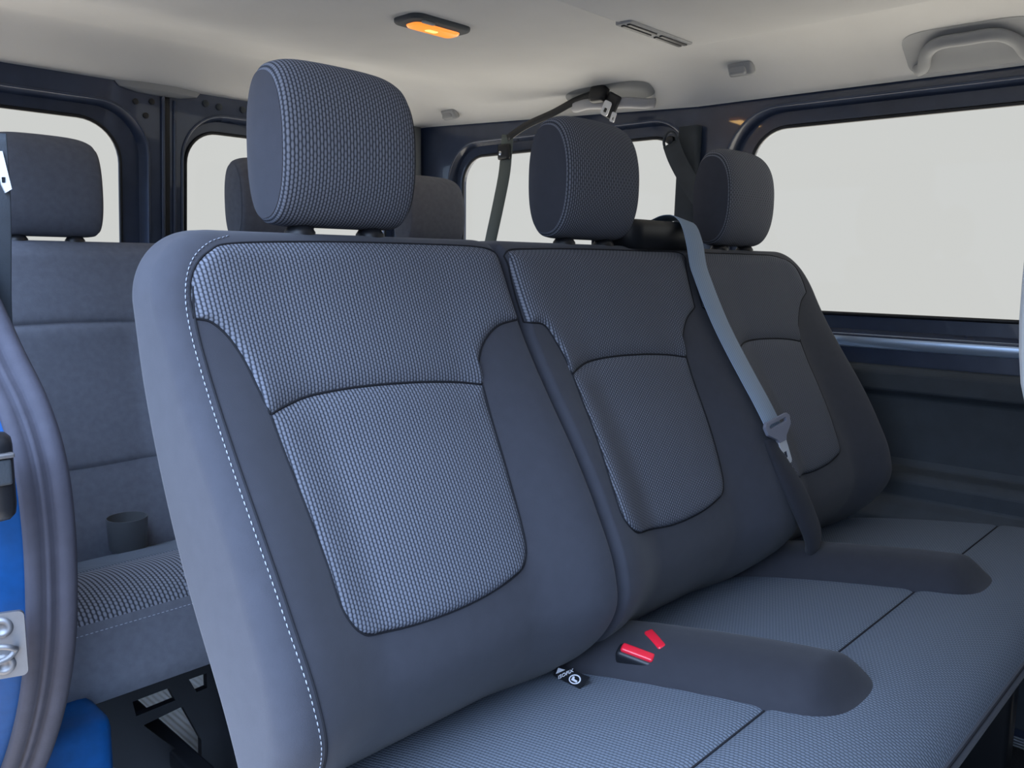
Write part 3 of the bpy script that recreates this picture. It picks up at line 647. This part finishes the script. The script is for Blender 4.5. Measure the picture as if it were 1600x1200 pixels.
# ------------------------------------------------------------ roof fittings
dl=empty('dome_light',(1.04,.495,1.42)); tag(dl,'lit amber dome light in a dark grey frame on the beige ceiling','dome light')
fr_=slab('light_frame',rrect(.958,.455,1.112,.537,.022,6),1.411,1.424,.006,M['dark']); under(dl,fr_)
le=slab('lens',rrect(.980,.478,1.100,.522,.016,6),1.406,1.418,.006,M['amber']); under(dl,le)
bu=slab('bulb',rrect(1.020,.492,1.050,.508,.007,5),1.4052,1.410,.002,M['bulb']); under(le,bu); le.location=le.location
sw=rbox('switch',(1.0,.468,1.410),(.030,.009,.006),M['linerpl'],None,.002); under(dl,sw)
L_=bpy.data.lights.new('dome_lamp','AREA'); L_.energy=.22; L_.color=(1,.6,.2); L_.shape='RECTANGLE'; L_.size=.10; L_.size_y=.04; lo=bpy.data.objects.new('lamp',L_); lo.location=(1.04,.50,1.403); COL.objects.link(lo); under(dl,lo)
def on_side(y,z,off):    # a point on the curved side of the headliner, off towards the cabin
    lo_,hi_=1.3,side_x(y)-.013
    for _ in range(40):
        m_=(lo_+hi_)/2
        if float(liner_z(m_,y))>z: lo_=m_
        else: hi_=m_
    return (lo_-off*.85,y,z-off*.5)
def handle(path,r,m,label,recess):
    P=smooth_path([on_side(*p) for p in path],50)
    h=sweep('grab_handle',P,circ(r,12,r*.6),M[m],None,ref=(-.9,0,-.3)); return h
h1=empty('grab_handle',on_side(-.30,1.36,0)); tag(h1,'moulded grey grab handle on the headliner above the far side window','grab handle')
b1=sweep('grip',smooth_path([on_side(*p) for p in ((-.205,1.344,.004),(-.222,1.352,.012),(-.235,1.372,.013),(-.262,1.383,.015),(-.31,1.384,.016),(-.36,1.383,.015),(-.388,1.370,.013),(-.402,1.350,.012),(-.42,1.343,.004))],60),circ(.0125,14,.007),M['linerpl'],None,ref=(-.85,0,-.5)); under(h1,b1)
hp=mesh('recess_plate',[on_side(-.312+.122*r_*math.copysign(abs(math.cos(t))**.4,math.cos(t)),1.367+.031*r_*math.copysign(abs(math.sin(t))**.4,math.sin(t)),.001+.003*(1-r_**4)) for r_ in np.linspace(0,1,10) for t in np.linspace(0,2*math.pi,49)[:-1]],gridf(10,48,wrap=True),M['linerpl']); under(h1,hp)
h2=empty('grab_handle',on_side(.52,1.375,0)); tag(h2,'pale grey grab handle behind the second headrest with a belt tongue clipped to it','grab handle')
b2=sweep('grip',smooth_path([on_side(*p) for p in ((.648,1.372,.008),(.63,1.370,.026),(.58,1.374,.032),(.52,1.370,.034),(.46,1.366,.032),(.42,1.358,.026),(.405,1.352,.008))],50),circ(.014,14,.008),mat('pale grey plastic',(.40,.40,.42),.45),None,ref=(-.85,0,-.5)); under(h2,b2)
hp=mesh('recess_plate',[on_side(.525+.135*r_*math.copysign(abs(math.cos(t))**.6,math.cos(t)),1.378+.018*r_*math.copysign(abs(math.sin(t))**.6,math.sin(t)),.0012) for r_ in np.linspace(0,1,8) for t in np.linspace(0,2*math.pi,41)[:-1]],gridf(8,40,wrap=True),M['grey']); under(h2,hp)
hk=[]
for i,(y,z,lb) in enumerate(((.145,1.388,'small grey folding coat hook on the headliner between the two grab handles'),(1.10,1.392,'small grey folding coat hook on the headliner near the rear corner'))):
    c=on_side(y,z,.0); o=rbox('coat_hook',(c[0]-.004,c[1],c[2]-.002),(.020,.060,.034),M['linerpl'],None,.009,rot=(0,-.55,0)); tag(o,lb,'coat hook','coat hooks on the headliner')
    rbox('flap',(-.006,.004,-.004),(.014,.040,.022),M['linerpl'],o,.006,rot=(0,.1,0))
cv=lathe('header_cover',[(0,-.016),(.05,-.014),(.085,-.006),(.092,.004),(.092,.012),(0,.012)],M['linerpl'],(.832,1.300,1.366),n=40); cv.scale=(1.15,.20,1.0); tag(cv,'oval grey plastic cover hanging at the rear header above the door gap','cover')
# belts hanging by the far rear window
rbx=1.640
b=empty('seat_belt',(rbx,.88,1.25)); tag(b,'dark seat belt crossing the small rear side window from its pillar guide','seat belt','far side belts')
o=sweep('webbing',smooth_path([(rbx,.872,1.310),(rbx,.876,1.265),(rbx,.884,1.20),(rbx-.003,.905,1.11),(rbx-.005,.930,1.02),(rbx-.01,.95,.93)],40),flat(.046,.002),mat('olive grey belt webbing',(.11,.13,.12),.6),None,ref=(1,0,0)); under(b,o)
o=sweep('roof_strap',smooth_path([(rbx,.872,1.300),(rbx,.80,1.328),(rbx-.002,.70,1.350),(rbx-.004,.62,1.372),(rbx-.01,.555,1.380)],30),flat(.020,.003),M['black'],None,ref=(1,0,0)); under(b,o)
o=rbox('belt_guide',(rbx-.004,.880,1.262),(.016,.046,.044),M['black'],None,.008); under(b,o)
o=lathe('bolt',[(0,0),(.006,0),(.006,-.004),(0,-.005)],M['chrome'],(rbx-.012,.886,1.258),None,16,'x'); under(b,o)
b=empty('belt_tongue_holder',(1.64,.53,1.37)); tag(b,'black holder with silver belt tongues hanging from the pale grab handle','belt holder')
o=rbox('clip',(1.625,.535,1.378),(.030,.050,.046),M['black'],None,.012,rot=(0,.3,0)); under(b,o)
o=rbox('strap',(1.630,.500,1.345),(.012,.040,.060),M['black'],None,.005,rot=(.5,0,0)); under(b,o)
def ton(y,z,l,w,ang,m,par,nm='metal_tongue'):
    ca,sa=math.cos(ang),math.sin(ang)
    o=plate(nm,rrect(-w/2,-l/2,w/2,l/2,w*.25,4),[rrect(-w*.22,-l*.28,w*.22,l*.02,w*.05,3)],lambda a,b_,d:(1.612-d,y+(a*ca-b_*sa),z+(a*sa+b_*ca)),.003,M[m]); under(par,o)
ton(.500,1.336,.036,.024,.45,'silver',b); ton(.477,1.312,.024,.014,.40,'silver',b)
b=empty('seat_belt',(1.68,.33,1.22)); tag(b,'dark seat belt running from its pillar ring down behind the far headrest','seat belt','far side belts')
o=sweep('webbing',smooth_path([(1.672,.345,1.245),(1.665,.322,1.205),(1.655,.280,1.150),(1.64,.20,1.05),(1.62,.15,.93)],30),flat(.044,.002),M['dark'],None,ref=(1,.2,0)); under(b,o)
rg=[(1.676+.0*math.cos(a),.350+.018*math.cos(a),1.250+.022*math.sin(a)) for a in np.linspace(0,2*math.pi,29)[:-1]]
o=sweep('ring',rg,circ(.0035,8),M['dark'],None,closed=True,ref=(1,0,0)); under(b,o)
o=lathe('bolt',[(0,.01),(.010,.01),(.010,-.006),(.006,-.009),(0,-.009)],M['black'],(1.676,.348,1.252),None,18,'x'); under(b,o)
# belt at the left edge
b=empty('seat_belt',(.16,.17,1.03)); tag(b,'dark seat belt with a silver tongue hanging at the left edge beside the rear headrest','seat belt')
o=sweep('webbing',smooth_path([(.150,.168,1.075),(.150,.168,1.03),(.151,.178,.98),(.152,.200,.90),(.152,.205,.84),(.15,.21,.78)],30),flat(.034,.002),M['dark'],None,ref=(-.6,-.8,0)); under(b,o)
o=rbox('belt_clip',(.158,.168,1.062),(.012,.012,.020),M['black'],None,.004); under(b,o)
o=plate('metal_tongue',[(-.008,.022),(.002,.022),(.010,-.016),(.002,-.020),(-.002,-.012)],[rrect(-.0015,-.010,.004,-.004,.001,3)],lambda a,b_,d:(.157+a*.6,.160-a*.6-d,1.035+b_),.003,M['silver']); under(b,o)
# pale panel just inside the right edge
wp=[(-.585,1.20),(-.585,.965),(-.585,.935),(-.586,.891),(-.589,.853),(-.594,.816),(-.602,.786),(-.618,.758),(-.65,.74),(-.72,.735),(-.72,1.20)]
w=plate('pale_panel',wp[::-1],[],lambda a,b_,d:(1.0+d,a,b_),.05,M['ivory']); bv=w.modifiers.new('soft','BEVEL'); bv.width=.008; bv.segments=3; bv.limit_method='ANGLE'
tag(w,'smooth pale grey curved panel cut off by the right edge of the photo','panel')
# carpet on the step in front of the bench
cp=rbox('floor_mat',(.95,-.82,.012),(1.45,1.02,.018),M['carpet'],None,.006); tag(cp,'dark coarse carpet mat on the floor ahead of the near bench','floor mat')
